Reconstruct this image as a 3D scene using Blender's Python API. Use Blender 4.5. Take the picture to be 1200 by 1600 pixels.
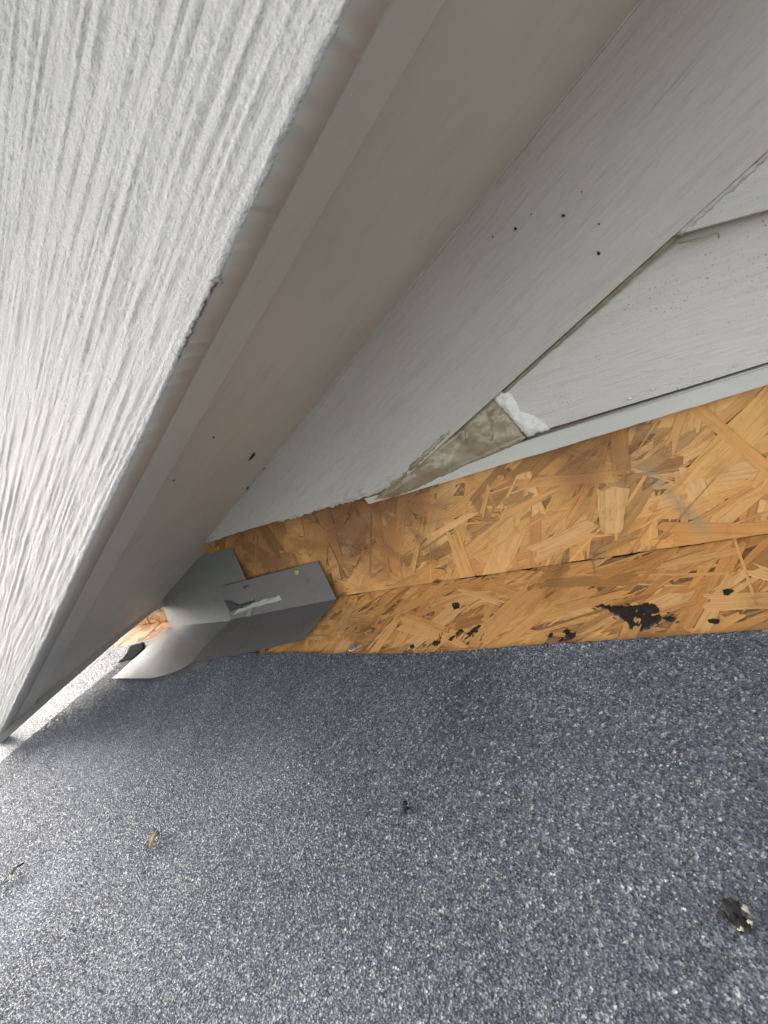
import bpy, bmesh, math, random
import numpy as np
from mathutils import Vector, Matrix, noise as mnoise

random.seed(7); rng = np.random.default_rng(7)
for o in list(bpy.data.objects): bpy.data.objects.remove(o)
sc = bpy.context.scene
COL = sc.collection

# ------------------------------------------------------------------ camera
# X runs along the wall, Y into the wall (sheathing face at Y = 0), Z up; metres, Z = 0 at the phone
D = 0.48
FPX = 700.0
CAMROT = np.array([[0.805439, -0.20647, -0.555552],
                   [0.446225, -0.405659, 0.797699],
                   [-0.390066, -0.890399, -0.234601]])
CAM = np.array([0.0, -D, 0.0])
cd = bpy.data.cameras.new('camera'); cam = bpy.data.objects.new('camera', cd); COL.objects.link(cam)
cd.sensor_fit = 'VERTICAL'; cd.sensor_height = 36.0; cd.lens = 36.0 * FPX / 1600.0
cd.clip_start = 0.01; cd.clip_end = 3000
mw = Matrix.Identity(4)
for i in range(3):
    mw[i][0] = CAMROT[i, 0]; mw[i][1] = -CAMROT[i, 1]; mw[i][2] = -CAMROT[i, 2]; mw[i][3] = CAM[i]
cam.matrix_world = mw
cd.dof.use_dof = True; cd.dof.focus_distance = 0.62; cd.dof.aperture_fstop = 15.0
sc.camera = cam

# ------------------------------------------------------------------ sky, sun, exposure
SUN_EL, SUN_AZ = math.radians(17), math.radians(267)      # azimuth clockwise from +Y (the wall faces -Y)
world = bpy.data.worlds.new('World'); sc.world = world; world.use_nodes = True
wn = world.node_tree.nodes; wl = world.node_tree.links
bg = wn['Background']; sky = wn.new('ShaderNodeTexSky'); sky.sky_type = 'NISHITA'; sky.sun_disc = False
sky.sun_elevation = SUN_EL; sky.sun_rotation = SUN_AZ
sky.air_density = 1.0; sky.dust_density = 2.0; sky.ozone_density = 1.0
hs = wn.new('ShaderNodeHueSaturation'); hs.inputs['Saturation'].default_value = 0.3   # thin overcast: pale sky
wl.new(sky.outputs[0], hs.inputs['Color']); wl.new(hs.outputs[0], bg.inputs['Color'])
bg.inputs['Strength'].default_value = 0.15
sl = bpy.data.lights.new('sun', 'SUN'); sl.energy = 0.5; sl.angle = math.radians(26); sl.color = (1.0, 0.965, 0.92)
sun = bpy.data.objects.new('sun', sl); COL.objects.link(sun)
sd = Vector((math.sin(SUN_AZ) * math.cos(SUN_EL), math.cos(SUN_AZ) * math.cos(SUN_EL), math.sin(SUN_EL)))
sun.rotation_euler = sd.to_track_quat('Z', 'Y').to_euler(); sun.location = (0, 0, 6)
sc.view_settings.view_transform = 'Standard'; sc.view_settings.look = 'None'
sc.view_settings.exposure = 2.0; sc.view_settings.gamma = 1.0; sc.view_settings.use_curve_mapping = False

# ------------------------------------------------------------------ measuring helpers (the survey of the planes)
def nrm(v): v = np.asarray(v, float); return v / np.linalg.norm(v)
def ray(p): return CAMROT @ np.array([p[0] - 600.0, p[1] - 800.0, FPX])
def hit(p, P0, N):
    r = ray(p); return CAM + r * (((P0 - CAM) @ N) / (r @ N))
def at(p, o=0.0):                       # point on the wall, o metres proud of the sheathing
    return hit(p, np.array([0, -o, 0.0]), np.array([0, 1.0, 0]))
RAKE = nrm([-0.9354241, 0, -0.35352759])            # down the rake, to the left
SN = np.array([-0.35352759, 0, 0.9354241]); SN = nrm(SN)
S0 = at((660, 425), 0.028)
def onS(p, k=0.0): return hit(p, S0 + SN * k, SN)    # the soffit plane
C0, C1 = at((520, 935)), at((1200, 832))
C1 = np.array([C1[0], 0, C0[2] * .4 + C1[2] * .6]); C0 = np.array([C0[0], 0, C0[2] * .85 + C1[2] * .15])
TILT = math.radians(13.5)
cdir = nrm(C1 - C0); rdown = np.array([0, -math.cos(TILT), -math.sin(TILT)])
RN = nrm(np.cross(rdown, cdir)); RN = RN if RN[2] > 0 else -RN
def onR(p, k=0.0): return hit(p, C0 + RN * k, RN)    # the lower roof's deck plane
def roofpt(x, y, k=0.0):
    z = C0[2] - (RN[0] * (x - C0[0]) + RN[1] * (y - C0[1])) / RN[2]
    return np.array([x, y, z]) + RN * k
OZ = np.array([0, 0, 1.0])

# ------------------------------------------------------------------ noise in numpy
def vnoise(x, y, seed=0):
    xi = np.floor(x).astype(np.int64); yi = np.floor(y).astype(np.int64)
    xf = x - xi; yf = y - yi
    def hsh(a, b):
        n = (a * 374761393 + b * 668265263 + seed * 974634777) & 0xFFFFFFFF
        n = ((n ^ (n >> 13)) * 1274126177) & 0xFFFFFFFF
        return ((n ^ (n >> 16)) & 0xFFFF) / 65535.0
    u = xf * xf * (3 - 2 * xf); v = yf * yf * (3 - 2 * yf)
    return (hsh(xi, yi) * (1 - u) + hsh(xi + 1, yi) * u) * (1 - v) + (hsh(xi, yi + 1) * (1 - u) + hsh(xi + 1, yi + 1) * u) * v

# ------------------------------------------------------------------ materials
class NT:
    def __init__(s, name):
        s.m = bpy.data.materials.new(name); s.m.use_nodes = True
        s.n = s.m.node_tree.nodes; s.l = s.m.node_tree.links; s.b = s.n['Principled BSDF']
    def new(s, t, **kw):
        nd = s.n.new(t)
        for k, v in kw.items(): setattr(nd, k, v)
        return nd
    def link(s, a, b): s.l.new(a, b)
    def uv(s, sx, sy, off=None):
        tc = s.new('ShaderNodeUVMap'); mp = s.new('ShaderNodeMapping'); mp.inputs['Scale'].default_value = (sx, sy, 1)
        s.link(tc.outputs[0], mp.inputs[0])
        return mp.outputs[0]
    def obj(s, sx, sy, sz):
        tc = s.new('ShaderNodeTexCoord'); mp = s.new('ShaderNodeMapping'); mp.inputs['Scale'].default_value = (sx, sy, sz)
        s.link(tc.outputs['Object'], mp.inputs[0]); return mp.outputs[0]
    def noise(s, vec, scale=1.0, detail=3.0, rough=.55, dist=0.0):
        nd = s.new('ShaderNodeTexNoise'); nd.inputs['Scale'].default_value = scale; nd.inputs['Detail'].default_value = detail
        nd.inputs['Roughness'].default_value = rough; nd.inputs['Distortion'].default_value = dist
        s.link(vec, nd.inputs['Vector']); return nd.outputs['Fac']
    def ramp(s, fac, stops):
        r = s.new('ShaderNodeValToRGB'); e = r.color_ramp.elements
        while len(e) > 1: e.remove(e[-1])
        e[0].position = stops[0][0]; e[0].color = tuple(stops[0][1]) + (1,)
        for p, c in stops[1:]:
            q = e.new(p); q.color = tuple(c) + (1,)
        s.link(fac, r.inputs[0]); return r.outputs[0]
    def mix(s, fac, a, b, mode='MIX'):
        m = s.new('ShaderNodeMix', data_type='RGBA', blend_type=mode)
        for sock, v in ((m.inputs['Factor'], fac), (m.inputs['A'], a), (m.inputs['B'], b)):
            if isinstance(v, (int, float)): sock.default_value = v
            elif isinstance(v, tuple): sock.default_value = v + (1,)
            else: s.link(v, sock)
        return m.outputs['Result']
    def math(s, op, a, b=0.0):
        m = s.new('ShaderNodeMath', operation=op)
        for sock, v in ((m.inputs[0], a), (m.inputs[1], b)):
            if isinstance(v, (int, float)): sock.default_value = v
            else: s.link(v, sock)
        return m.outputs[0]
    def bump(s, h, strength, dist):
        b = s.new('ShaderNodeBump'); b.inputs['Strength'].default_value = strength; b.inputs['Distance'].default_value = dist
        s.link(h, b.inputs['Height']); s.link(b.outputs[0], s.b.inputs['Normal'])
    def set(s, col=None, rough=None, **kw):
        if col is not None:
            if isinstance(col, tuple): s.b.inputs['Base Color'].default_value = col + (1,)
            else: s.link(col, s.b.inputs['Base Color'])
        if rough is not None:
            if isinstance(rough, (int, float)): s.b.inputs['Roughness'].default_value = rough
            else: s.link(rough, s.b.inputs['Roughness'])
        for k, v in kw.items(): s.b.inputs[k.replace('_', ' ')].default_value = v
        return s.m
WHITE = (1, 1, 1); BLACK = (0, 0, 0)

def mat_painted(name, base, grain=1.0, specks=1.0, rough=.55, spread=.04):
    t = NT(name)
    lo = tuple(max(0, c * (1 - spread * 2)) for c in base); hi = tuple(c * (1 + spread) for c in base)
    big = t.noise(t.uv(5, 9), 1, 4)
    col = t.ramp(big, [(.3, lo), (.7, hi)])
    # long embossed wood grain
    g1 = t.noise(t.uv(13, 95), 1, 4, .62, .9); g2 = t.noise(t.uv(45, 260), 1, 3, .6, .5)
    g = t.math('ADD', t.math('MULTIPLY', g1, .7), t.math('MULTIPLY', g2, .3))
    col = t.mix(t.math('MULTIPLY', t.ramp(g, [(.36, WHITE), (.5, BLACK)]), .22 * grain), col, tuple(c * .6 for c in base))
    # mildew and grit specks
    sp = t.noise(t.uv(420, 420), 1, 2, .6); reg = t.noise(t.uv(16, 22), 1, 3, .6)
    fac = t.math('MULTIPLY', t.ramp(sp, [(.64, BLACK), (.70, WHITE)]), t.ramp(reg, [(.42, BLACK), (.64, WHITE)]))
    col = t.mix(t.math('MULTIPLY', fac, .75 * specks), col, (.07, .065, .05))
    # faint rusty and greenish weather films
    film = t.noise(t.uv(7, 12), 2.0, 3, .5)
    col = t.mix(t.math('MULTIPLY', t.ramp(film, [(.55, BLACK), (.75, WHITE)]), .25), col, (base[0] * .95, base[1] * .86, base[2] * .78))
    t.bump(g, .7 * grain, .0045)
    return t.set(col, rough)

M = {}
M['siding'] = mat_painted('siding_paint', (.57, .535, .495), .8, 1.5)
M['frieze'] = mat_painted('frieze_paint', (.52, .485, .455), 1.0, .35)
M['starter'] = mat_painted('starter_strip_paint', (.55, .53, .49), .15, .9, .45)

def mat_soffit(name, base):
    t = NT(name)
    big = t.noise(t.uv(3, 5), 1, 4); fine = t.noise(t.uv(160, 160), 1, 2)
    col = t.ramp(big, [(.3, tuple(c * .86 for c in base)), (.7, tuple(c * 1.06 for c in base))])
    st = t.noise(t.uv(14, 40), 1, 5, .65, .6)
    col = t.mix(t.math('MULTIPLY', t.ramp(st, [(.52, BLACK), (.72, WHITE)]), .3), col, tuple(c * .66 for c in base))
    sp = t.noise(t.uv(260, 200), 1, 2, .6)
    col = t.mix(t.math('MULTIPLY', t.ramp(sp, [(.77, BLACK), (.80, WHITE)]), .5), col, (.08, .07, .06))
    t.bump(fine, .12, .002)
    return t.set(col, .5)
M['soffit'] = mat_soffit('soffit_paint', (.62, .585, .53))
M['subfascia'] = mat_soffit('sub_fascia_paint', (.65, .62, .59))
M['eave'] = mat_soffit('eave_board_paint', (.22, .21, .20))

def mat_fascia():
    t = NT('fascia_paint')
    a = t.noise(t.uv(9, 300), 1, 3, .6, .4); b = t.noise(t.uv(260, 420), 1, 3, .65)
    h = t.math('ADD', t.math('MULTIPLY', a, .6), t.math('MULTIPLY', b, .4))
    col = t.ramp(h, [(.30, (.40, .385, .36)), (.46, (.475, .458, .436)), (.7, (.52, .503, .482))])
    d = t.noise(t.uv(7, 16), 1, 4, .6)
    col = t.mix(t.math('MULTIPLY', t.ramp(d, [(.5, BLACK), (.72, WHITE)]), .35), col, (.45, .425, .39))
    pit = t.noise(t.uv(420, 620), 1, 3, .7)
    col = t.mix(t.math('MULTIPLY', t.ramp(pit, [(.30, WHITE), (.42, BLACK)]), .55), col, (.27, .26, .24))
    h = t.math('ADD', h, t.math('MULTIPLY', t.noise(t.uv(650, 800), 1, 3, .7), .7))
    t.bump(h, .9, .003)
    return t.set(col, .65)
M['fascia'] = mat_fascia()

def mat_strand():
    t = NT('strand_wood')
    at_ = t.new('ShaderNodeAttribute'); at_.attribute_name = 'tint'
    g1 = t.noise(t.uv(12, 300), 1, 4, .65, .7); g2 = t.noise(t.uv(50, 1300), 1, 3, .7, .4); g3 = t.noise(t.uv(30, 60), 1, 4, .65)
    g = t.math('ADD', t.math('ADD', t.math('MULTIPLY', g1, .5), t.math('MULTIPLY', g2, .3)), t.math('MULTIPLY', g3, .2))
    shade = t.ramp(g, [(.30, (.36, .26, .18)), (.40, (.74, .66, .58)), (.48, (.97, .94, .90)), (.68, (1.14, 1.14, 1.14))])
    col = t.mix(1.0, at_.outputs['Color'], shade, 'MULTIPLY')
    # water stain and dirt, over many strands at once
    w = t.noise(t.obj(1, 1, 1.4), 7, 6, .66, .9)
    col = t.mix(t.math('MULTIPLY', t.ramp(w, [(.50, BLACK), (.66, WHITE)]), .62), col, (.17, .085, .04))
    w2 = t.noise(t.obj(1, 1, 1), 26, 5, .7, .5)
    col = t.mix(t.math('MULTIPLY', t.ramp(w2, [(.56, BLACK), (.70, WHITE)]), .35), col, (.20, .11, .06))
    # damp staining that has run in behind the trim
    for px_, rad_, amt in (((540, 800), .12, .8), ((640, 775), .06, .7), ((930, 690), .045, .55), ((400, 850), .10, .65), ((905, 740), .03, .5)):
        dv = t.new('ShaderNodeVectorMath', operation='DISTANCE'); tq = t.new('ShaderNodeTexCoord'); t.link(tq.outputs['Object'], dv.inputs[0]); dv.inputs[1].default_value = tuple(at(px_))
        fq = t.math('ADD', t.math('DIVIDE', dv.outputs['Value'], rad_), t.math('MULTIPLY', t.math('SUBTRACT', w, .5), 2.4))
        col = t.mix(t.math('MULTIPLY', t.ramp(fq, [(.35, WHITE), (1.0, BLACK)]), amt), col, (.19, .075, .03))
    # blue-grey chalk streak snapped across the wall panel
    pa, pb = at((985, 706)), at((1120, 848)); dr = nrm(pb - pa); pe = np.array([-dr[2], 0, dr[0]])
    tc = t.new('ShaderNodeTexCoord')
    def dotp(v, c):
        d = t.new('ShaderNodeVectorMath', operation='DOT_PRODUCT'); t.link(tc.outputs['Object'], d.inputs[0]); d.inputs[1].default_value = tuple(v)
        return t.math('SUBTRACT', d.outputs['Value'], float(c))
    across = t.math('ABSOLUTE', dotp(pe, pe @ pa)); along = dotp(dr, dr @ pa)
    band = t.ramp(t.math('ADD', across, t.math('MULTIPLY', t.math('SUBTRACT', w2, .5), .012)), [(.0, WHITE), (.009, BLACK)])
    ln = float(np.linalg.norm(pb - pa)); ends = t.math('MULTIPLY', t.ramp(along, [(0.0, BLACK), (.03, WHITE)]), t.ramp(t.math('SUBTRACT', ln, along), [(0.0, BLACK), (.03, WHITE)]))
    col = t.mix(t.math('MULTIPLY', t.math('MULTIPLY', band, ends), t.math('MULTIPLY', g3, 1.15)), col, (.25, .245, .17))
    sp = t.noise(t.obj(1, 1, 1), 330, 2, .6)
    col = t.mix(t.math('MULTIPLY', t.ramp(sp, [(.70, BLACK), (.76, WHITE)]), .5), col, (.07, .04, .022))
    t.bump(g, .75, .0014)
    return t.set(col, .62)
M['strand'] = mat_strand()
def mat_resin():
    t = NT('board_core_wood')
    g = t.noise(t.obj(60, 60, 60), 1, 5, .7, 1.0)
    t.bump(g, .6, .003)
    return t.set(t.ramp(g, [(.3, (.13, .07, .03)), (.55, (.34, .19, .085)), (.75, (.48, .30, .14))]), .7)
M['core'] = mat_resin()

def mat_sheet():
    t = NT('mineral_surfaced_roll')
    v = t.new('ShaderNodeTexVoronoi'); v.inputs['Scale'].default_value = 520; t.link(t.obj(1, 1, 1), v.inputs['Vector'])
    col = t.ramp(v.outputs['Color'], [(.2, (.035, .036, .04)), (.55, (.10, .105, .115)), (.8, (.20, .205, .215)), (.93, (.5, .49, .46))])
    t.bump(v.outputs['Distance'], .5, .002)
    return t.set(col, .55)
M['sheet'] = mat_sheet()
def mat_granule():
    t = NT('mineral_granules')
    a = t.new('ShaderNodeAttribute'); a.attribute_name = 'tint'
    return t.set(a.outputs['Color'], .62, Specular_IOR_Level=.2)
M['granule'] = mat_granule()

def mat_flash(name, base):
    t = NT(name)
    g = t.noise(t.uv(25, 60), 1, 4, .6); f_ = t.noise(t.uv(220, 220), 1, 3, .65)
    col = t.ramp(g, [(.3, tuple(c * .86 for c in base)), (.7, tuple(c * 1.08 for c in base))])
    col = t.mix(t.math('MULTIPLY', t.ramp(f_, [(.66, BLACK), (.76, WHITE)]), .35), col, tuple(c * .35 for c in base))
    dirt = t.noise(t.uv(40, 90), 1, 5, .7, .8)
    col = t.mix(t.math('MULTIPLY', t.ramp(dirt, [(.56, BLACK), (.68, WHITE)]), .45), col, (base[0] * .55, base[1] * .48, base[2] * .44))
    t.bump(t.noise(t.uv(9, 14), 1, 2), .15, .01)
    return t.set(col, t.ramp(g, [(.3, (.36,) * 3), (.7, (.5,) * 3)]), Metallic=.15)
M['flash_dark'] = mat_flash('brown_grey_coated_metal', (.155, .143, .14))
M['flash_light'] = mat_flash('grey_coated_metal', (.205, .205, .20))

def mat_simple(name, base, rough=.6, var=.25, scale=90, bumpd=.002, **kw):
    t = NT(name)
    g = t.noise(t.obj(1, 1, 1), scale, 4, .65)
    t.bump(g, .6, bumpd)
    return t.set(t.ramp(g, [(.3, tuple(c * (1 - var) for c in base)), (.7, tuple(c * (1 + var) for c in base))]), rough, **kw)
M['tar'] = mat_simple('black_tar', (.016, .015, .016), .42, .5, 120)
M['strip'] = mat_simple('scraped_adhesive', (.42, .425, .41), .6, .15, 150)
M['scrape_dark'] = mat_simple('torn_coating', (.045, .043, .045), .6, .4, 200)
M['chip'] = mat_simple('bare_fibre_cement', (.78, .75, .72), .9, .12, 130, .004)
M['screw'] = mat_simple('yellow_zinc', (.42, .36, .2), .4, .3, 400, .001, Metallic=.6)
M['galv'] = mat_simple('galvanised_steel', (.42, .44, .47), .38, .2, 400, .001, Metallic=.7)
M['felt'] = mat_simple('black_felt', (.014, .014, .018), .95, .4, 200, Specular_IOR_Level=.05)
M['caulkbead'] = mat_simple('aged_caulk_bead', (.32, .275, .20), .5, .2, 120)
M['speck'] = mat_simple('dark_dirt', (.035, .028, .022), .9, .4, 300)
M['dirt_edge'] = mat_simple('purplish_grime', (.15, .12, .118), .8, .4, 200)
M['leaf'] = mat_simple('dry_leaf', (.36, .22, .07), .7, .5, 160)
M['leafdark'] = mat_simple('dark_leaf', (.015, .013, .012), .8, .4, 160)
M['leafpale'] = mat_simple('pale_husk', (.55, .50, .36), .7, .2, 160)
M['house'] = mat_simple('house_wall_paint', (.5, .49, .45), .7, .08, 3)
M['ground'] = mat_simple('lawn_ground', (.07, .10, .04), .9, .4, 2, .05)
def mat_sealant():
    t = NT('clear_sealant')
    g = t.noise(t.obj(1, 1, 1), 26, 4, .6, .8); f_ = t.noise(t.obj(1, 1, 1), 90, 2, .5)
    col = t.ramp(g, [(.32, (.22, .17, .105)), (.5, (.31, .25, .17)), (.7, (.46, .40, .31))])
    t.bump(f_, .25, .004)
    return t.set(col, .2, Specular_IOR_Level=.6)
M['sealant'] = mat_sealant()

# ------------------------------------------------------------------ object helpers
def put(o, parent=None, label=None, cat=None, group=None, kind=None):
    COL.objects.link(o)
    if parent is not None:
        o.parent = parent; o.matrix_parent_inverse = Matrix.Translation(-Vector(parent.location))
    for k, v in (('label', label), ('category', cat), ('group', group), ('kind', kind)):
        if v: o[k] = v
    return o
def thing(name, loc, label, cat, group=None):
    e = bpy.data.objects.new(name, None); e.location = Vector(loc); e.empty_display_size = .05
    return put(e, None, label, cat, group)
def set_uv(me, u, v):
    u = np.asarray(u, float); v = np.asarray(v, float)
    n = len(me.vertices); co = np.empty(n * 3); me.vertices.foreach_get('co', co); co = co.reshape(n, 3)
    idx = np.empty(len(me.loops), np.int32); me.loops.foreach_get('vertex_index', idx)
    uv = np.stack([co[idx] @ u, co[idx] @ v], 1).astype(np.float32)
    lay = me.uv_layers.new(name='UVMap'); lay.data.foreach_set('uv', uv.ravel())
def mesh_obj(name, verts, faces, mat, parent=None, smooth=False, u=None, v=None, bevel=0, **kw):
    me = bpy.data.meshes.new(name); me.from_pydata([tuple(map(float, q)) for q in verts], [], faces); me.validate(); me.update()
    bm = bmesh.new(); bm.from_mesh(me); bmesh.ops.recalc_face_normals(bm, faces=bm.faces); bm.to_mesh(me); bm.free()
    if u is not None: set_uv(me, u, v)
    if smooth: me.polygons.foreach_set('use_smooth', [True] * len(me.polygons))
    me.materials.append(mat)
    o = bpy.data.objects.new(name, me)
    if bevel:
        b = o.modifiers.new('bevel', 'BEVEL'); b.width = bevel; b.segments = 2; b.limit_method = 'ANGLE'; b.angle_limit = math.radians(50)
    return put(o, parent, **kw)
def prism(name, face, back, mat, parent=None, u=None, v=None, bevel=.0015, **kw):
    """board: outline points `face`, and the same outline moved by vector(s) `back`"""
    n = len(face); back = np.asarray(back, float)
    bk = [f + (back if back.ndim == 1 else back[i]) for i, f in enumerate(face)]
    faces = [list(range(n)), list(range(2 * n - 1, n - 1, -1))] + [[i, (i + 1) % n, (i + 1) % n + n, i + n] for i in range(n)]
    if u is None: u = (1, 0, 0)
    if v is None: v = (0, 0, 1)
    return mesh_obj(name, list(face) + bk, faces, mat, parent, u=u, v=v, bevel=bevel, **kw)
def resample(poly, step, jitter=0.0, closed=True, seed=1):
    r = random.Random(seed); out = []; n = len(poly)
    for i in range(n if closed else n - 1):
        a, b = np.array(poly[i], float), np.array(poly[(i + 1) % n], float)
        k = max(1, int(np.linalg.norm(b - a) / step)); t_ = nrm(b - a); nn = np.array([-t_[1], t_[0]])
        for j in range(k):
            q = a + (b - a) * j / k
            if j: q = q + nn * r.uniform(-jitter, jitter)
            out.append(q)
    if not closed: out.append(np.array(poly[-1], float))
    return out
def blob(name, poly, plane, height, mat, parent, step=6, jitter=1.5, lump=.3, seed=1, prof=(0, .55, .85, 1.0, 1.0), **kw):
    """lumpy low patch on a plane: plane(p, k) -> point; star-shaped outline in survey pixels"""
    pts = resample(poly, step, jitter, True, seed); c = np.mean(pts, 0); r = random.Random(seed)
    scl = (1, .93, .8, .5); verts = []; faces = []; n = len(pts)
    for s_, hgt in zip(scl, prof):
        for q in pts:
            k = height * hgt * (1 + lump * r.uniform(-1, 1)) if hgt else -.0008
            verts.append(plane(c + (q - c) * s_, k))
    verts.append(plane(c, height))
    for a in range(len(scl) - 1):
        for i in range(n):
            j = (i + 1) % n; faces.append([a * n + i, a * n + j, (a + 1) * n + j, (a + 1) * n + i])
    b = (len(scl) - 1) * n
    for i in range(n): faces.append([b + i, b + (i + 1) % n, len(verts) - 1])
    return mesh_obj(name, verts, faces, mat, parent, smooth=True, **kw)
def fillpatch(name, poly, plane, height, mat, parent, step=4, rim=10, jitter=1.2, lump=.5, freq=.07, seed=1, rim_lift=0.0, **kw):
    from mathutils.geometry import delaunay_2d_cdt
    bd = resample(poly, step, jitter, True, seed); P = np.array(bd); x0, y0 = P.min(0); x1, y1 = P.max(0)
    gx, gy = np.meshgrid(np.arange(x0, x1, step), np.arange(y0, y1, step)); gx = gx.ravel() + rng.uniform(-.3, .3, gx.size) * step; gy = gy.ravel() + rng.uniform(-.3, .3, gy.size) * step
    Q = np.roll(P, -1, 0)
    def dist(q):
        d = Q - P; t_ = np.clip(((q - P) * d).sum(1) / np.maximum((d * d).sum(1), 1e-9), 0, 1); return np.sqrt(((P + d * t_[:, None] - q) ** 2).sum(1)).min()
    m_ = inside([tuple(p) for p in P], gx, gy)
    inn = [np.array((a, b)) for a, b in zip(gx[m_], gy[m_]) if dist(np.array((a, b))) > step * .5]
    allp = list(bd) + inn; n = len(bd)
    res = delaunay_2d_cdt([Vector((float(p[0]), float(p[1]))) for p in allp], [], [list(range(n))], 1, 1e-4)
    vs_, fs = res[0], res[2]; out = []
    for v_ in vs_:
        q = np.array((v_.x, v_.y)); d = dist(q); e = min(1, d / rim) ** .6
        nz = float(vnoise(np.array([q[0] * freq]), np.array([q[1] * freq]), seed)[0]) - .5 + .5 * (float(vnoise(np.array([q[0] * freq * 2.7]), np.array([q[1] * freq * 2.7]), seed + 1)[0]) - .5)
        out.append(plane(q, (height * (1 + lump * 2 * nz)) * e - (.0008 if d < .01 else 0)))
    return mesh_obj(name, out, [list(f) for f in fs], mat, parent, smooth=True, **kw)
def inside(poly, x, y):
    c = np.zeros(len(x), bool); n = len(poly)
    for i in range(n):
        (x1, y1), (x2, y2) = poly[i], poly[(i + 1) % n]
        if y1 == y2: continue
        t_ = ((y1 > y) != (y2 > y)) & (x < (x2 - x1) * (y - y1) / (y2 - y1) + x1); c ^= t_
    return c
def tube(name, pts, rad, mat, parent, sides=6, **kw):
    verts = []; faces = []; pts = [np.asarray(p, float) for p in pts]
    rads = rad if isinstance(rad, (list, tuple)) else [rad] * len(pts)
    for i, p in enumerate(pts):
        d = nrm(pts[min(i + 1, len(pts) - 1)] - pts[max(i - 1, 0)]); a = np.cross(d, [.31, .2, .93]); a = nrm(a); b = np.cross(d, a)
        for s_ in range(sides):
            an = 2 * math.pi * s_ / sides; verts.append(p + rads[i] * (a * math.cos(an) + b * math.sin(an)))
    for i in range(len(pts) - 1):
        for s_ in range(sides):
            t_ = (s_ + 1) % sides; faces.append([i * sides + s_, i * sides + t_, (i + 1) * sides + t_, (i + 1) * sides + s_])
    faces += [list(range(sides)), list(range((len(pts) - 1) * sides, len(pts) * sides))]
    return mesh_obj(name, verts, faces, mat, parent, smooth=True, **kw)
def disc_head(name, c, N, rad, hgt, mat, parent, seg=14, slot=False, **kw):
    N = nrm(N); a = nrm(np.cross(N, [.3, .9, .2])); b = np.cross(N, a); verts = []; faces = []
    for rr, hh in ((1, -.0005), (1, hgt * .55), (.8, hgt), (.35, hgt), (.28, hgt * .45 if slot else hgt)):
        for s_ in range(seg):
            an = 2 * math.pi * s_ / seg; verts.append(c + N * hh + rad * rr * (a * math.cos(an) + b * math.sin(an)))
    for i in range(4):
        for s_ in range(seg):
            t_ = (s_ + 1) % seg; faces.append([i * seg + s_, i * seg + t_, (i + 1) * seg + t_, (i + 1) * seg + s_])
    faces.append(list(range(4 * seg, 5 * seg)))
    return mesh_obj(name, verts, faces, mat, parent, bevel=0, **kw)

# ------------------------------------------------------------------ ground
g = mesh_obj('ground', [(-900, -900, -3.6), (900, -900, -3.6), (900, 900, -3.6), (-900, 900, -3.6)], [[0, 1, 2, 3]], M['ground'], kind='structure')

# ================================================================== strand board surfaces
TINTS = [(.62, .33, .11), (.64, .345, .12), (.60, .31, .10), (.67, .385, .15), (.52, .255, .08), (.63, .335, .115), (.65, .36, .125), (.57, .285, .09), (.69, .41, .175)]
def strand_shape(L, Wd, r):
    a = [];
    nb = 5
    tp0, tp1 = r.uniform(.55, 1), r.uniform(.55, 1)
    top = []; bot = []
    for i in range(nb + 1):
        t_ = i / nb; w_ = Wd * .5 * (tp0 + (tp1 - tp0) * t_)
        top.append((L * (t_ - .5) + r.uniform(-.02, .02) * L, w_ * r.uniform(.9, 1.06))); bot.append((L * (t_ - .5) + r.uniform(-.02, .02) * L, -w_ * r.uniform(.9, 1.06)))
    e1 = [(L * .5 + r.uniform(-.22, .14) * L * .6, Wd * .5 * tp1 * q) for q in (.55, .15, -.2, -.6)]
    e0 = [(-L * .5 + r.uniform(-.14, .22) * L * .6, Wd * .5 * tp0 * q) for q in (-.6, -.2, .2, .6)]
    return top + e1 + bot[::-1] + e0
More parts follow.
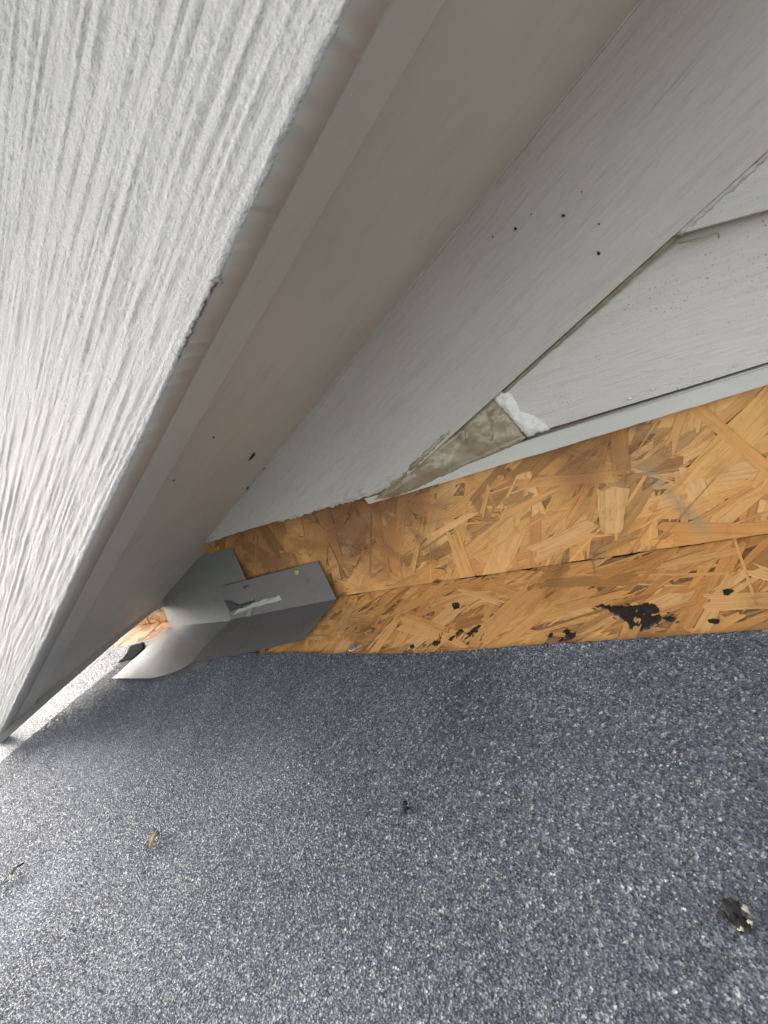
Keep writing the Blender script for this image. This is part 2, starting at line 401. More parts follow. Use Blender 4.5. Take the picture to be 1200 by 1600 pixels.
def strands(board, origin, U, V, N, urange, vrange, nsingle, nunder, seed, bias, Lr, Wr, vclip=None):
    """layer of flakes pressed into a board: the top ones singly, those under them as one mesh"""
    r = random.Random(seed)
    def clip(P, uv):
        out = []; ou = []; n = len(P)
        lim = vclip + r.uniform(0, .0009)
        h_ = [(p - origin) @ V - lim for p in P]
        for i in range(n):
            j = (i + 1) % n
            if h_[i] >= 0: out.append(P[i]); ou.append(uv[i])
            if (h_[i] >= 0) != (h_[j] >= 0):
                t_ = h_[i] / (h_[i] - h_[j]); out.append(P[i] + (P[j] - P[i]) * t_); ou.append(tuple(np.array(uv[i]) + (np.array(uv[j]) - np.array(uv[i])) * t_))
        return out, ou
    def one(k, base):
        L = r.uniform(*Lr) * r.choice((1, 1, .8, .5)); Wd = r.uniform(*Wr) * r.choice((1.2, 1, .8, .4, .16, .1))
        an = r.gauss(bias, .5) if r.random() < .75 else r.uniform(0, math.pi)
        cu, cv = r.uniform(*urange), r.uniform(*vrange)
        tilt = r.uniform(-.0035, .0035); roll = r.uniform(-.008, .008)
        tint = r.choice(TINTS); f_ = r.choice((1.04, 1.04, 1.04, 1.04, .66)) * r.uniform(.93, 1.06); tint = tuple(min(1, c * f_) for c in tint)
        sh = strand_shape(L, Wd, r); off = (r.uniform(0, 50), r.uniform(0, 50))
        P = []; uv = []
        for (x, y) in sh:
            q = origin + U * (cu + x * math.cos(an) - y * math.sin(an)) + V * (cv + x * math.sin(an) + y * math.cos(an)) + N * (base + k * 2.2e-6 + x * tilt + y * roll)
            P.append(q); uv.append((x + off[0], y + off[1]))
        if vclip is not None: P, uv = clip(P, uv)
        return (P, uv, tint) if len(P) > 2 else one(k, base)
    def build(name, items, **kw):
        verts = []; faces = []; uvs = []; tints = []
        for P, uv, t_ in items:
            b = len(verts); n = len(P); verts += P; faces.append(list(range(b, b + n))); uvs += uv
            # a rim going down into the board gives every flake its thickness
            low = [p - N * .0007 for p in P]; verts += low; uvs += uv
            faces += [[b + i, b + n + i, b + n + (i + 1) % n, b + (i + 1) % n] for i in range(n)]
            tints += [t_] * (2 * n)
        me = bpy.data.meshes.new(name); me.from_pydata([tuple(map(float, q)) for q in verts], [], faces); me.update()
        idx = np.empty(len(me.loops), np.int32); me.loops.foreach_get('vertex_index', idx)
        lay = me.uv_layers.new(name='UVMap'); lay.data.foreach_set('uv', np.array(uvs, np.float32)[idx].ravel())
        ca = me.color_attributes.new('tint', 'FLOAT_COLOR', 'POINT')
        c4 = np.ones((len(verts), 4), np.float32); c4[:, :3] = tints; ca.data.foreach_set('color', c4.ravel())
        me.materials.append(M['strand'])
        o = bpy.data.objects.new(name, me); COL.objects.link(o); o.parent = board
        o.matrix_parent_inverse = board.matrix_parent_inverse.copy() if False else Matrix.Identity(4)
        for k, v in kw.items(): o[k] = v
        return o
    under = [one(i, .0004) for i in range(nunder)]
    build('strand_layer', under, kind='stuff')
    for i in range(nsingle): build('strand', [one(i, .0011)])

# ================================================================== the lower roof
XL, XR = -3.2, 1.6
roof = thing('lower_roof', roofpt(-.5, -1.0, -.1), 'low-slope lower roof, orange strand-board deck partly covered by dark granule sheet', 'roof')
TH = .018
deck = prism('deck_board', [roofpt(XL, 0, 0), roofpt(XL, -2.2, 0), roofpt(XR, -2.2, 0), roofpt(XR, 0, 0)], -RN * TH, M['core'], roof, bevel=0)
prism('rafter_edge', [roofpt(XL, -2.205, .0), roofpt(XL, -2.24, .0), roofpt(XR, -2.24, .0), roofpt(XR, -2.205, .0)], -OZ * .16, M['house'], roof)
RU = cdir; RV = nrm(np.cross(RN, RU)); RV = RV if RV[1] < 0 else -RV
org = np.array([0, 0, 0.]) + roofpt(0, 0, 0)
def child_strands(board, *a):
    # strands() writes world coordinates; undo the parents' offset
    before = set(COL.objects)
    strands(board, *a)
    p = board.parent
    for o in COL.objects:
        if o not in before:
            o.matrix_parent_inverse = Matrix.Translation(-Vector(p.location)) if p and board.matrix_parent_inverse == Matrix.Identity(4) else Matrix.Identity(4)
child_strands(deck, org, RU, RV, RN, (-1.25, .45), (-.02, .17), 290, 900, 11, -.45, (.055, .14), (.008, .030))

# mineral-surfaced sheets
top_px = [(1200, 984), (1100, 990), (985, 998), (880, 1004), (760, 1013), (640, 1021), (550, 1021), (470, 1019), (405, 1021), (330, 1013), (262, 1010), (226, 1018), (186, 1036)]
top_px = resample(top_px, 9, .9, False, 5)
K1 = .0056
edge = [onR(p, K1) for p in top_px]
seamA, seamB = onR((186, 1036), K1), onR((0, 1190), K1)
sdir = nrm(seamB - seamA)
far = seamA + sdir * (1.9 / abs(sdir[1]))
outl = [roofpt(XR, edge[0][1], K1)] + edge + [far, roofpt(XR, far[1], K1)]
sheet = prism('roofing_sheet', outl, -RN * .0036, M['sheet'], roof, bevel=0)
K2 = .0034
l0 = [onR(p, K2) for p in resample([(262, 998), (236, 1000), (188, 1009), (150, 1012)], 8, 1, False, 3)]
outl2 = l0 + [roofpt(XL, l0[-1][1], K2), roofpt(XL, -2.15, K2), roofpt(far[0] + .12, -2.15, K2), onR((210, 1040), K2) + np.array([.08, 0, .0])]
sheet2 = prism('roofing_sheet', outl2, -RN * .0030, M['sheet'], roof, bevel=0, label='older pale sheet beyond the lapped seam')
blob('felt_flap', [(184, 1036), (198, 1020), (204, 1009), (224, 1003), (226, 1012), (212, 1026), (200, 1033)], lambda p, k: onR(p, K1 + .0004 + k), .0005, M['felt'], roof, 5, 1, label='dark torn felt showing at the seam')

def granules(sheet_, outline, k, box, count, seed, size=(.0006, .00115)):
    g_ = np.random.default_rng(seed)
    x = g_.uniform(box[0], box[1], count); y = g_.uniform(box[2], box[3], count)
    m_ = inside([(p[0], p[1]) for p in outline], x, y); x, y = x[m_], y[m_]; n = len(x)
    z = C0[2] - (RN[0] * (x - C0[0]) + RN[1] * (y - C0[1])) / RN[2]
    base = np.stack([x, y, z], 1) + RN * (k - .0001)
    sz = g_.uniform(size[0], size[1], n) * np.where(g_.random(n) < .05, 1.45, 1)
    a0 = g_.uniform(0, 6.283, n); verts = np.empty((n, 4, 3))
    asp = g_.uniform(.6, 1.0, n)
    for j in range(3):
        an = a0 + j * 2.0944 + g_.uniform(-.35, .35, n); rr = sz * g_.uniform(.75, 1.1, n)
        cx = rr * np.cos(an); cy = rr * np.sin(an) * asp
        verts[:, j] = base + cx[:, None] * RU + cy[:, None] * RV
    verts[:, 3] = base + (sz * g_.uniform(-.55, .55, n))[:, None] * RU + (sz * g_.uniform(-.55, .55, n))[:, None] * RV + (sz * g_.uniform(.35, .95, n))[:, None] * RN
    fi = np.array([[0, 1, 3], [1, 2, 3], [2, 0, 3]])
    idx = (np.arange(n)[:, None, None] * 4 + fi).reshape(-1)
    me = bpy.data.meshes.new('granules'); me.vertices.add(n * 4); me.vertices.foreach_set('co', verts.ravel())
    me.loops.add(n * 9); me.loops.foreach_set('vertex_index', idx.astype(np.int32))
    me.polygons.add(n * 3); me.polygons.foreach_set('loop_start', np.arange(0, n * 9, 3, dtype=np.int32))
    me.update(calc_edges=True)
    # mineral colours: mostly charcoal and blue-grey, some pale, a few tan, drifting in patches
    patch = vnoise(x * 14, y * 14, 3) * .6 + vnoise(x * 45, y * 45, 4) * .4
    q = g_.random(n) + (patch - .5) * .35
    col = np.empty((n, 3)); v_ = g_.uniform(.75, 1.25, n)[:, None]
    pal = np.array([(.062, .068, .086), (.098, .107, .134), (.150, .161, .192), (.35, .365, .385), (.32, .30, .25)])
    cls = np.digitize(q, [.28, .62, .90, 1.5]); cls = np.where(g_.random(n) < .035, 4, np.minimum(cls, 3))
    broad = (vnoise(x * 7 + y * 2 + 3, y * 3.5, 8) * .65 + vnoise(x * 19, y * 12, 9) * .35)[:, None]
    col = np.clip(pal[cls] * v_ * np.clip(.40 + 1.65 * broad, .5, 1.9), 0, .8)
    c4 = np.ones((n, 4, 4), np.float32); c4[:, :, :3] = col[:, None, :]
    ca = me.color_attributes.new('tint', 'FLOAT_COLOR', 'POINT'); ca.data.foreach_set('color', c4.ravel())
    me.materials.append(M['granule'])
    o = bpy.data.objects.new('granules', me); COL.objects.link(o); o.parent = sheet_
    o.matrix_parent_inverse = Matrix.Translation(-Vector(roof.location)) if sheet_.matrix_parent_inverse == Matrix.Identity(4) else Matrix.Identity(4)
    o['kind'] = 'stuff'
granules(sheet, outl, K1, (-1.25, .2, -.72, -.08), 800000, 21)
granules(sheet2, outl2, K2, (-1.7, -1.0, -.6, .0), 70000, 22)

# tar left on the deck
def Rk(p, k): return onR(p, .0013 + k)
TRR = random.Random(33)
def sliver(x, y, L, W_, an):
    c_, s_ = math.cos(an), math.sin(an)
    return [(x + a * c_ * L - b * s_ * W_, y + a * s_ * L + b * c_ * W_) for a, b in ((-.5, 0), (-.2, .5), (.25, .35), (.5, 0), (.2, -.45), (-.25, -.4))]
TAR = [[(922, 942), (945, 944), (985, 944), (1023, 940), (1032, 955), (1034, 972), (1012, 985), (985, 988), (976, 972), (950, 956)],
       [(676, 1010), (688, 985), (694, 986), (687, 1009)], [(697, 1001), (722, 979), (728, 984), (708, 1005)], [(722, 995), (748, 975), (757, 977), (738, 998)],
       [(872, 1001), (880, 986), (903, 984), (899, 1001)], [(1105, 968), (1116, 966), (1125, 969), (1122, 975), (1108, 974)],
       [(1128, 921), (1140, 919), (1148, 923), (1140, 930), (1130, 930)], [(706, 942), (713, 940), (719, 943), (720, 951), (708, 953)],
       [(1034, 966), (1048, 962), (1058, 966), (1046, 972)], [(858, 990), (864, 988), (862, 996), (857, 997)], [(640, 1008), (646, 1005), (648, 1012), (641, 1014)]]
TAR += [sliver(TRR.uniform(675, 760), TRR.uniform(974, 1008), TRR.uniform(6, 16), TRR.uniform(1.6, 4), -.9) for _ in range(12)]
TAR += [sliver(TRR.uniform(925, 990), TRR.uniform(944, 972), TRR.uniform(6, 16), TRR.uniform(1.5, 3), .5) for _ in range(6)]
TAR += [sliver(TRR.uniform(866, 905), TRR.uniform(984, 1001), TRR.uniform(6, 14), TRR.uniform(1.5, 3.5), -1.0) for _ in range(5)]
TAR += [sliver(TRR.uniform(1036, 1060), TRR.uniform(955, 975), TRR.uniform(4, 9), TRR.uniform(1.2, 2.5), -.2) for _ in range(4)]
for i, pl in enumerate(TAR):
    if i in (0, 4): fillpatch('tar_smear', pl, Rk, .0011 if i == 0 else .0006, M['tar'], roof, 2.5, 4, 2.0, .7, .15, 40 + i)
    else: blob('tar_smear', pl, lambda p, k: Rk(p, k + .0006), .0005, M['tar'], roof, 2.5, .9, .5, 40 + i)
disc_head('roofing_nail', onR((550, 1013), .0015), RN + np.array([.15, -.1, 0]), .0052, .0016, M['galv'], roof)

# ================================================================== the wall
OF = .028                                    # frieze proud of the sheathing
wall = thing('house_wall', (-.3, .1, -.4), 'grey lap-sided gable wall with sloping trim board above exposed orange strand board', 'wall')
cl = lambda x: C0 + cdir * ((x - C0[0]) / cdir[0])
wl_z = lambda x: S0[2] + (x - S0[0]) * RAKE[2] / RAKE[0]      # underside of the soffit above x
sheath = prism('sheathing_board', [cl(-1.16) + OZ * .0026, cl(1.6) + OZ * .0026, np.array([1.6, 0, 1.0]), np.array([.9, 0, wl_z(.9) - .01]), np.array([-1.13, 0, wl_z(-1.13) + .008])],
               np.array([0, .012, 0]), M['core'], wall, bevel=0)
worg = cl(0); WU = cdir; WN = np.array([0, -1.0, 0]); WV = nrm(np.cross(WN, WU)); WV = WV if WV[2] > 0 else -WV
child_strands(sheath, worg, WU, WV, WN, (-1.2, .4), (.0, .17), 298, 1000, 12, .6, (.06, .15), (.008, .034), .0026)

# frieze board (sloping trim under the soffit)
bot = resample([(318, 851), (360, 836), (420, 818), (480, 800), (545, 784), (575, 775), (600, 764), (622, 752), (640, 740)], 6, .7, False, 9)
fr = [at(p, OF) for p in bot]
e0, e1 = at((640, 740), OF), at((1200, 235), OF)
fr.append(e0 + (e1 - e0) * 1.0); fr.append(e0 + (e1 - e0) * 4.2)
sx = fr[-1][0]
fr += [np.array([sx, -OF, wl_z(sx) - .001]), np.array([fr[0][0] + .002, -OF, wl_z(fr[0][0] + .002) - .001])]
PERP = np.cross(RAKE, [0, 1, 0])
prism('frieze_board', fr, np.array([0, .020, 0]), M['frieze'], wall, u=-RAKE, v=PERP, bevel=.002)

# starter strip (metal lip under the first course)
OS = .021
s_low = [at(p, OS) for p in resample([(576, 788), (640, 770), (760, 734), (900, 692), (1200, 601)], 14, .5, False, 4)]
s_top = [at(p, OS) for p in [(1200, 572), (1000, 634), (880, 672), (815, 692), (740, 722), (680, 744), (620, 765), (569, 779)]]
ex = nrm(s_low[-1] - s_low[-4]); exr = np.array([1.2, 0, 0])
prism('starter_strip', s_low + [s_low[-1] + exr, s_top[0] + exr] + s_top, np.array([0, .0015, 0]), M['starter'], wall, bevel=.0004)
# its top flange runs back to the wall
fl = [at(p, OS) for p in [(576, 774), (815, 691), (1200, 571)]]; fl.append(fl[-1] + exr)
prism('strip_flange', fl + [p + np.array([0, OS - .002, 0]) for p in fl[::-1]], OZ * -.0012, M['starter'], wall, u=(1, 0, 0), v=(0, 1, 0), bevel=0)

# lap siding: first course with its broken lower corner, second course, and those above
def course(face_px, o_of, extra, name='siding_board'):
    pts = [at(p, o_of(p)) for p in face_px] + extra
    return prism(name, pts, np.array([0, .008, 0]), M['siding'], wall, bevel=.0012)
def fline(t_): return np.array([640, 740]) + (np.array([1200, 235]) - np.array([640, 740])) * t_
P_lap = [(1200, 566), (1100, 597), (1000, 627), (900, 657), (852, 671)]
broken = resample([(852, 671), (840, 657), (812, 648), (803, 628), (788, 613), (782, 616)], 5, 1.5, False, 6)
right_low = at((1200, 566), .018) + np.array([1.2, 0, 0])
rt = at((1200, 300), .010) + np.array([1.2, 0, 0])
f_left = [fline(t_) for t_ in (.28, .45, .62, .80)]
pts = [right_low] + [at(p, .018) for p in P_lap] + [at(p, .017) for p in broken] + [at(p, .016 - .006 * i / 3) for i, p in enumerate(f_left)]
topz = pts[-1][2]
prism('siding_board', pts + [np.array([rt[0], -.010, topz + .002])], np.array([0, .007, 0]), M['siding'], wall, bevel=.001)
a2, b2 = at((1050, 369), .025), at((1200, 328), .025)
sl2 = nrm(b2 - a2); b2x = b2 + sl2 * .12
zt2 = a2[2] + .150; fx2 = e0[0] + (zt2 - e0[2]) * (e1[0] - e0[0]) / (e1[2] - e0[2])
prism('siding_board', [at(fline(.745), .025), a2, b2, b2x, np.array([1.5, -.025, b2x[2]]), np.array([1.5, -.012, zt2]), np.array([fx2 + .001, -.012, zt2])], np.array([0, .007, 0]), M['siding'], wall, bevel=.001)
z0 = a2[2]
for i in range(1, 7):
    zb = z0 + .125 * i; fx = lambda z: e0[0] + (z - e0[2]) * (e1[0] - e0[0]) / (e1[2] - e0[2])
    zt = zb + .15
    prism('siding_board', [np.array([fx(zb) + .001, -.021, zb]), np.array([1.55, -.021, zb]), np.array([1.55, -.012, zt]), np.array([fx(zt) + .001, -.012, zt])] if fx(zt) < 1.5 else
          [np.array([fx(zb) + .001, -.021, zb]), np.array([1.55, -.021, zb]), np.array([1.55, -.018, zb + .03])], np.array([0, .007, 0]), M['siding'], wall, bevel=.001)

# broken fibre-cement edge, sealant behind and along it
fillpatch('broken_edge', [(766, 622), (780, 611), (798, 613), (809, 628), (813, 642), (836, 648), (851, 659), (860, 670), (824, 683), (812, 670), (800, 655), (788, 643)],
          lambda p, k: at(p, .0165 + k), .0040, M['chip'], wall, 3, 8, 1.5, .45, .12, 61, label='bare white broken corner of the siding board')
fillpatch('sealant_patch', [(764, 618), (782, 634), (802, 656), (822, 684), (800, 699), (750, 722), (700, 744), (650, 764), (612, 777), (584, 781), (604, 762), (634, 734), (664, 703), (702, 671), (742, 636)],
          lambda p, k: at(p, .0165 + k + .007 * min(1, max(0, (720 - p[0]) / 90))), .0065, M['sealant'], wall, 3, 16, .8, .35, .045, 62, label='glossy translucent sealant filling the gap')
fillpatch('sealant_smear', [(690, 738), (720, 722), (755, 707), (790, 690), (812, 680), (822, 683), (806, 695), (770, 709), (730, 725), (700, 741)], lambda p, k: at(p, .0225 + k), .0030, M['caulkbead'], wall, 3, 5, 1.2, .6, .12, 63)
fillpatch('sealant_ridge', [(596, 772), (612, 750), (636, 732), (664, 702), (700, 672), (706, 676), (676, 706), (650, 732), (626, 752), (606, 770)], lambda p, k: at(p, OF - .001 + k), .0032, M['sealant'], wall, 3, 5, 1.8, .7, .12, 64)
fillpatch('caulk_smear', [(430, 812), (480, 796), (530, 775), (556, 764), (590, 750), (620, 738), (634, 742), (616, 758), (584, 772), (548, 784), (500, 797), (440, 815)], lambda p, k: at(p, OF - .0008 + k), .0026, M['frieze'], wall, 3, 6, 2.2, .9, .09, 65, u=(1, 0, 0), v=(0, 0, 1))
rr = random.Random(5)
# caulk bead along the joint between trim board and siding
q = [fline(t_) + np.array([2, 3]) for t_ in np.linspace(.26, .735, 30)]
tube('caulk_bead', [at(a + np.array([rr.uniform(-.6, .6), rr.uniform(-.6, .6)]), .0165 + .003 * i / 30) for i, a in enumerate(q)], [rr.uniform(.0014, .0027) for _ in q], M['caulkbead'], wall)
q = [fline(t_) + np.array([1, 4]) for t_ in np.linspace(.75, 1.05, 26)]
tube('caulk_bead', [at(a + np.array([rr.uniform(-1.2, 1.2), rr.uniform(-1.2, 1.2)]), .024) for a in q], [rr.uniform(.0014, .0034) for _ in q], M['frieze'], wall, u=(1, 0, 0), v=(0, 0, 1))
# loose curl of caulk under the second course
tube('caulk_curl', [at(p, .020) for p in [(1060, 380), (1085, 375), (1108, 366), (1119, 363), (1124, 367), (1123, 373)]], [.0006, .0009, .0008, .0008, .0007, .0004], M['caulkbead'], wall)
# paint-filled joint where the trim board meets the soffit
tube('caulk_bead', [np.array([x, -OF - .0004, wl_z(x) - .0004]) + rr.uniform(-.0003, .0003) for x in np.linspace(fr[0][0] + .01, .9, 90)], [rr.uniform(.0009, .0017) for _ in range(90)], M['frieze'], wall, u=(1, 0, 0), v=(0, 0, 1))
# specks
for i, (x, y, r_) in enumerate([(805, 357, 3), (880, 337, 3.5), (935, 396, 3.5), (830, 335, 1.6), (770, 370, 1.6), (936, 350, 2), (909, 300, 1.6)]):
    pl = [(x + r_ * math.cos(a) * rr.uniform(.6, 1.2), y + r_ * math.sin(a) * rr.uniform(.6, 1.3)) for a in np.linspace(0, 6.28, 7)[:-1]]
    blob('dirt_speck', pl, lambda p, k: at(p, OF + .0004 + k), .0006, M['speck'], wall, 2, .3, .3, 90 + i)
for i, (x, y, r_) in enumerate([(1020, 608, 4), (985, 622, 4), (1050, 620, 3), (1180, 258, 4), (900, 690, 3), (1148, 571, 3)]):
    pl = [(x + r_ * math.cos(a) * rr.uniform(.6, 1.2), y + r_ * .7 * math.sin(a) * rr.uniform(.6, 1.3)) for a in np.linspace(0, 6.28, 6)[:-1]]
    blob('cement_crumb', pl, lambda p, k: at(p, .0185 + k), .0022, M['chip'], wall, 2, .5, .4, 120 + i)
# the house behind, closing the wall
prism('inner_wall', [np.array([-.92, .02, -.27]), np.array([1.6, .02, -.27]), np.array([1.6, .02, 1.0]), np.array([.95, .02, .60]), np.array([-.9, .02, -.20])], np.array([0, .09, 0]), M['house'], wall)

# ================================================================== the overhang: soffit, fascia, roof
over = thing('roof_overhang', S0 + np.array([-.2, -.1, .05]), 'sloping roof overhang with rough white fascia board and taupe boxed soffit', 'eaves')
YF = onS((262, 570))[1]                        # outer face of the fascia
YI = onS((400, 490))[1]                        # inner edge of the sub-fascia
XT = 1.5
def sp(x, y, k=0.0): return np.array([x, y, S0[2] + (x - S0[0]) * RAKE[2] / RAKE[0]]) + SN * k
E1, E2 = onS((250, 940)), onS((41, 1108)); ed = nrm(E2 - E1)
def eave_x(y): return E1[0] + (y - E1[1]) * ed[0] / ed[1]
SB = -.0045
# soffit panel
prism('soffit_panel', [sp(eave_x(YI - .01), YI - .01), sp(XT, YI - .01), sp(XT, .015), sp(eave_x(.015), .015)], SN * .009, M['soffit'], over, u=-RAKE, v=(0, 1, 0), bevel=0)
prism('sub_fascia', [sp(eave_x(YF + .02), YF + .0202, SB), sp(XT, YF + .0202, SB), sp(XT, YI, SB), sp(eave_x(YI), YI, SB)], SN * .12, M['subfascia'], over, u=-RAKE, v=(0, 1, 0), bevel=.0015)
# rough-sawn fascia board, its face carved for real
us = np.concatenate([np.linspace(-1.30, -.55, 260), np.linspace(-.548, .16, 620), np.linspace(.17, XT, 60)])
vs = np.concatenate([np.linspace(0, .0016, 3), np.linspace(.003, .235, 190)])
UU, VV = np.meshgrid(us, vs, indexing='ij')
arc = UU / abs(RAKE[0])
wob = (vnoise(arc * 7, VV * 30, 9) - .5) * .004
g1 = vnoise(arc * 9, (VV + wob) * 270, 1); g2 = vnoise(arc * 34, (VV + wob) * 430, 2); g3 = vnoise(arc * 420, VV * 520, 3); g4 = vnoise(arc * 5, VV * 18, 4)
hgt = (np.abs(g1 - .5) * 2) ** .8 * .0011 * (.45 + g4) + g2 * .0007 + g3 * (.0002 + .0005 * g4)
edge_r = np.clip(VV / .0016, 0, 1); hgt = hgt * (.4 + .6 * edge_r) - (1 - edge_r) ** 2 * .0008
nv = len(vs); verts = []
X = UU; Zb = S0[2] + (UU - S0[0]) * RAKE[2] / RAKE[0]
low = SB - .0006 + (vnoise(arc * 40, arc * 0, 6) - .5) * .0006 + (vnoise(arc * 260, arc * 0, 8) - .5) * .0009
vv = VV + low * (1 - np.clip(VV / .02, 0, 1)) + (SB - .0006) * np.clip(VV / .02, 0, 1)
fv = np.stack([X + SN[0] * vv, YF - hgt, Zb + SN[2] * vv], -1).reshape(-1, 3)
nu = len(us); ii, jj = np.meshgrid(np.arange(nu - 1), np.arange(nv - 1), indexing='ij'); a_ = (ii * nv + jj).ravel()
quads = np.stack([a_, a_ + nv, a_ + nv + 1, a_ + 1], 1)
# bottom face back to the sub-fascia
b0 = len(fv); bl = fv.reshape(nu, nv, 3)[:, 0].copy(); bl[:, 1] = YF + .0198; bl[:, 0] = us + SN[0] * (SB - .0003); bl[:, 2] = S0[2] + (us - S0[0]) * RAKE[2] / RAKE[0] + SN[2] * (SB - .0003)
q2 = np.array([[i * nv, b0 + i, b0 + i + 1, (i + 1) * nv] for i in range(nu - 1)])
tl = fv.reshape(nu, nv, 3)[:, -1].copy(); tl[:, 1] = YF + .0198; t0 = b0 + nu
q3 = np.array([[i * nv + nv - 1, (i + 1) * nv + nv - 1, t0 + i + 1, t0 + i] for i in range(nu - 1)])
q4 = np.array([[b0 + i, t0 + i, t0 + i + 1, b0 + i + 1] for i in range(nu - 1)])
allv = np.concatenate([fv, bl, tl]); allq = np.concatenate([quads, q2, q3, q4])
me = bpy.data.meshes.new('fascia_board'); me.vertices.add(len(allv)); me.vertices.foreach_set('co', allv.ravel())
me.loops.add(len(allq) * 4); me.loops.foreach_set('vertex_index', allq.astype(np.int32).ravel())
me.polygons.add(len(allq)); me.polygons.foreach_set('loop_start', np.arange(0, len(allq) * 4, 4, dtype=np.int32)); me.update(calc_edges=True)
set_uv(me, -RAKE, SN); me.materials.append(M['fascia']); me.materials.append(M['subfascia'])
mi = np.zeros(len(allq), np.int32); mi[len(quads):len(quads) + len(q2)] = 1; me.polygons.foreach_set('material_index', mi)
fo = bpy.data.objects.new('fascia_board', me); put(fo, over, label='rough-sawn white painted board with deep grain')
# board across the low end, hanging below the soffit
EN = nrm(np.cross(ed, [0, 0, 1])); EN = EN if EN[0] < 0 else -EN
def onE(p): return hit(p, E1, EN)
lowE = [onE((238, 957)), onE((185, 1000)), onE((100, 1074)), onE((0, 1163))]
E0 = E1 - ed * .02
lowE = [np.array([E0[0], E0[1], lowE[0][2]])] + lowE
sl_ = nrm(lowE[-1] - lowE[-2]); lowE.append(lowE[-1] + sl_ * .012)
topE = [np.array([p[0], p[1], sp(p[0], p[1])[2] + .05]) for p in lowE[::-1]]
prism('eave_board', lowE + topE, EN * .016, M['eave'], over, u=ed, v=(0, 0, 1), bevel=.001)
# roof slab above: blocks the sky as the real roof does
KT = .19
prism('upper_roof_deck', [sp(eave_x(YF) - .05, YF - .02, KT + .046), sp(XT, YF - .02, KT + .046), sp(XT, 1.4, KT + .046), sp(eave_x(.0) - .03, 1.4, KT + .046), sp(eave_x(.0) - .03, .0, KT + .046)], SN * .03, M['sheet'], over)
prism('end_blocking', [sp(E1[0] + .03, .02, .012), sp(XT, .02, .012), sp(XT, .05, .012), sp(E1[0] + .03, .05, .012)], SN * .2, M['house'], over)
# grime along the fascia's lower edge, specks on the soffit
Fp = lambda p, k: hit(p, np.array([0, YF - .0014 - k, 0]), np.array([0, 1.0, 0]))
for i, pl in enumerate([[(330, 436), (344, 433), (350, 440), (338, 446), (330, 458), (322, 462)], [(316, 470), (324, 466), (318, 486), (309, 500), (304, 498)], [(302, 500), (308, 502), (298, 524), (286, 545), (281, 545)], [(279, 548), (284, 550), (276, 566), (271, 566)]]):
    fillpatch('grime', pl, lambda p, k: Fp(p, k), .0004, M['dirt_edge'], over, 2.5, 5, 2.5, .6, .1, 140 + i)
Sp_ = lambda p, k: onS(p, -.0003 - k)
for i, pl in enumerate([[(387, 722), (394, 711), (399, 706), (399, 711), (394, 717)], [(410, 736), (413, 731), (417, 729), (416, 733), (412, 737)], [(332, 684), (334, 682), (336, 683), (334, 685)], [(270, 753), (272, 750), (275, 748), (273, 751)], [(385, 763), (388, 760), (389, 763), (386, 766)], [(398, 752), (400, 750), (402, 752), (400, 754)]]):
    blob('cobweb_speck', pl, Sp_, .0006, M['speck'], over, 2, .6, .5, 150 + i)

# ================================================================== the two flashing pieces
def sheetmetal(name, faces_pts, mat, parent, thick=.0007, nrm_hint=None, **kw):
    verts = []; faces = []
    for pts in faces_pts:
        ids = []
        for p in pts:
            for j, w_ in enumerate(verts):
                if np.linalg.norm(w_ - p) < 1e-5: ids.append(j); break
            else: verts.append(np.asarray(p, float)); ids.append(len(verts) - 1)
        faces.append(ids)
    me = bpy.data.meshes.new(name); me.from_pydata([tuple(map(float, v)) for v in verts], [], faces); me.update()
    bm = bmesh.new(); bm.from_mesh(me)
    bmesh.ops.triangulate(bm, faces=bm.faces); bmesh.ops.recalc_face_normals(bm, faces=bm.faces); bm.to_mesh(me); bm.free()
    set_uv(me, (1, 0, 0), (0, -.7, .7)); me.materials.append(mat)
    o = bpy.data.objects.new(name, me)
    s_ = o.modifiers.new('thickness', 'SOLIDIFY'); s_.thickness = thick; s_.offset = 0
    return put(o, parent, **kw)
# piece with the square end, nailed to the sheathing
fa = thing('step_flashing', onR((450, 975)), 'brown-grey bent metal flashing with screw and pale scraped stripe, square end on strand board', 'flashing', 'bent flashing pieces')
A_f1 = onR((526, 936), .0075)
A_t1, A_mid = at((497, 877), .007), onR((361, 968), .0105)
AN = nrm(np.cross(A_f1 - A_t1, A_mid - A_t1)); AN = AN if AN[1] < 0 else -AN
A_t2 = hit((345, 917), A_t1, AN)
sheetmetal('wall_leg', [[A_t1, A_f1, A_mid, A_t2]], M['flash_dark'], fa)
sheetmetal('roof_leg', [[A_f1, onR((472, 1000), .0085), onR((400, 1017), .010), onR((330, 1029), .0108), onR((300, 1034), .0112), onR((318, 1012), .0112), onR((346, 985), .0112), A_mid]], M['flash_dark'], fa)
sheetmetal('torn_corner', [[onR((330, 1030), .008), onR((322, 1041), .0065), onR((303, 1047), .006), onR((286, 1052), .0055), onR((270, 1054), .0055), onR((284, 1043), .006), onR((298, 1033), .007)]], M['flash_dark'], fa)
def onA(p, k): return hit(p, A_t1 + AN * (.0008 + k), AN)
blob('pale_stripe', [(362, 962), (372, 951), (400, 941), (437, 929), (441, 937), (412, 945), (392, 951), (376, 958)], onA, .0006, M['strip'], fa, 4, 1.0, .3, 171, label='pale adhesive stripe scraped bare')
blob('scrape', [(350, 938), (362, 939), (378, 945), (400, 937), (398, 941), (374, 950), (362, 956), (356, 950)], onA, .0004, M['scrape_dark'], fa, 4, 1.2, .3, 172)
blob('scrape', [(378, 918), (386, 914), (390, 915), (382, 920)], onA, .0004, M['scrape_dark'], fa, 3, .8, .3, 173)
disc_head('screw_head', onA((464, 894), 0), AN, .0048, .0016, M['screw'], fa, slot=True)
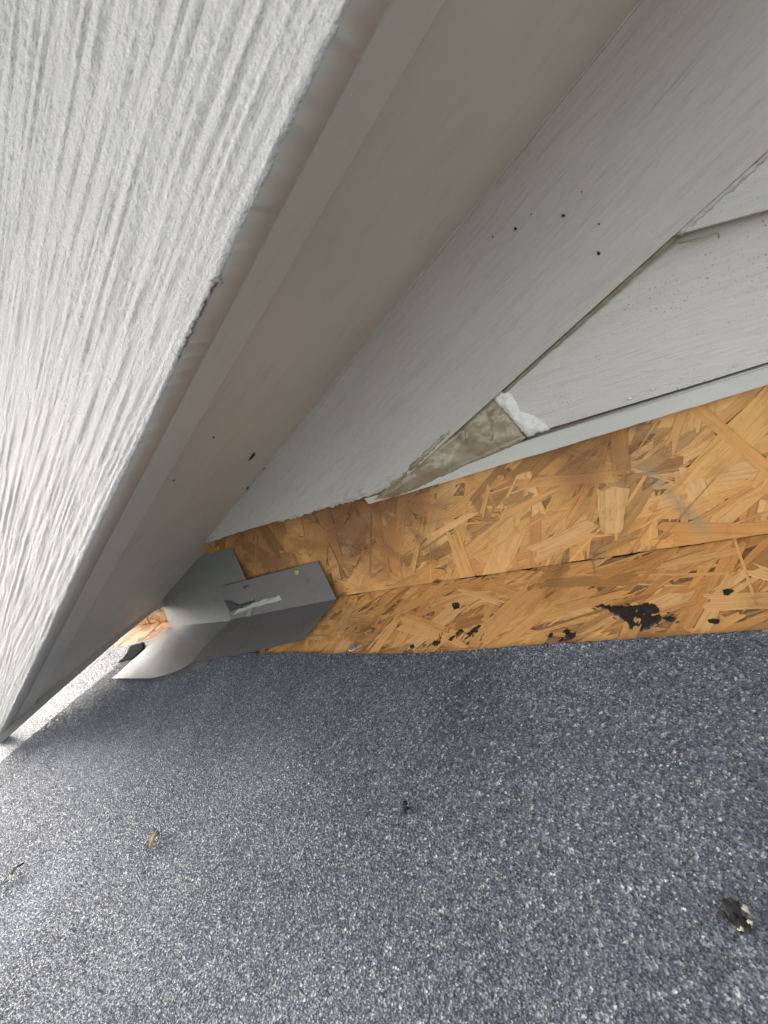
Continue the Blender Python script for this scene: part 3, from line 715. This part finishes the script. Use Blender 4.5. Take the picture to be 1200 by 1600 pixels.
# paler piece tucked beneath the soffit
fb = thing('step_flashing', onR((260, 1010)), 'pale grey bent metal flashing with pointed roof flap tucked beneath the soffit end', 'flashing', 'bent flashing pieces')
B2, B5, B6 = at((362, 856), .0035), onR((392, 967), .0055), onR((266, 979), .0055)
BN = nrm(np.cross(B5 - B2, B6 - B2))
def onB(p): return hit(p, B2, BN)
sheetmetal('wall_leg', [[onB((252, 938)), onB((300, 866)), B2, onB((384, 905)), onB((396, 935)), B5, B6]], M['flash_light'], fb)
sheetmetal('roof_leg', [[B6, B5, onR((372, 1000), .0075), onR((330, 1024), .0080), onR((300, 1035), .0082), onR((283, 1046), .0085), onR((258, 1055), .0088), onR((236, 1060), .0090), onR((175, 1060), .0092),
                        onR((214, 1026), .0075), onR((242, 1000), .0062)]], M['flash_light'], fb)

# ================================================================== litter on the granule sheet
def litter(name, px, label, specs, seed, group=None):
    c = onR(px, K1 + .0018); t_ = thing(name, c, label, 'debris', group); r = random.Random(seed)
    for nm, mt, L, W_, an, lift, ox, oy in specs:
        U = RU * math.cos(an) + RV * math.sin(an); Vv = np.cross(RN, U); v0 = c + RU * ox + RV * oy; vs_ = []; n = 6
        for i in range(n + 1):
            s_ = i / n; w_ = W_ * math.sin(math.pi * (.08 + .86 * s_)) * r.uniform(.7, 1.15)
            mid = v0 + U * L * (s_ - .5) + RN * (lift * math.sin(math.pi * s_) + r.uniform(0, .0006)) + Vv * L * .12 * math.sin(3 * s_)
            vs_ += [mid - Vv * w_ * .5 + RN * W_ * .25, mid, mid + Vv * w_ * .5 + RN * W_ * .3]
        fs = []
        for i in range(n):
            for j in range(2): fs.append([i * 3 + j, i * 3 + j + 1, (i + 1) * 3 + j + 1, (i + 1) * 3 + j])
        o = mesh_obj(nm, vs_, fs, M[mt], t_, smooth=True); m_ = o.modifiers.new('thickness', 'SOLIDIFY'); m_.thickness = .0005
litter('leaf_fragment', (241, 1313), 'curled yellow-brown leaf scrap lying alone on the granule sheet', [('blade', 'leaf', .017, .006, 1.3, .003, 0, 0), ('blade', 'leafpale', .009, .003, 1.0, .003, .002, .001), ('stalk', 'leafdark', .012, .002, .5, .002, .002, -.006), ('blade', 'leafdark', .007, .003, 1.6, .001, -.001, .007)], 1)
litter('leaf_fragment', (22, 1368), 'dark winged leaf scrap with pale centre beside scattered crumbs', [('blade', 'leafdark', .018, .006, 1.9, .004, 0, -.005), ('blade', 'leafpale', .010, .005, .4, .003, 0, .002), ('blade', 'leafdark', .022, .003, 2.6, .001, -.010, .010), ('crumb', 'leafdark', .008, .002, 2.6, .001, .016, -.004), ('crumb', 'leafdark', .008, .002, 2.4, .001, .01, .014)], 2)
litter('dirt_clump', (634, 1262), 'small blackened clump of dirt on the granule sheet', [('crumb', 'leafdark', .009, .006, 1.4, .0015, 0, 0), ('crumb', 'leafdark', .005, .004, 2.8, .001, .002, .001), ('crumb', 'leafdark', .006, .003, .6, .002, .001, .004), ('crumb', 'leafdark', .005, .002, 2.0, .002, -.002, -.003)], 3)
litter('dirt_clump', (1144, 1430), 'larger black clump of dirt with pale flecks on the granule sheet', [('crumb', 'leafdark', .010, .008, .9, .002, 0, -.002), ('crumb', 'leafdark', .008, .006, 1.9, .0015, .004, .004), ('crumb', 'leafdark', .007, .006, 2.6, .001, .001, .002), ('fleck', 'leafpale', .003, .0025, .1, .002, .003, .006), ('fleck', 'leafpale', .005, .003, .5, .003, .006, -.003), ('fleck', 'leafpale', .004, .002, 1.5, .003, .007, .002), ('crumb', 'leafdark', .006, .004, .2, .002, -.004, .002)], 4)
print('tris', sum(len(o.data.polygons) for o in COL.objects if o.type == 'MESH'), 'objects', len(COL.objects))
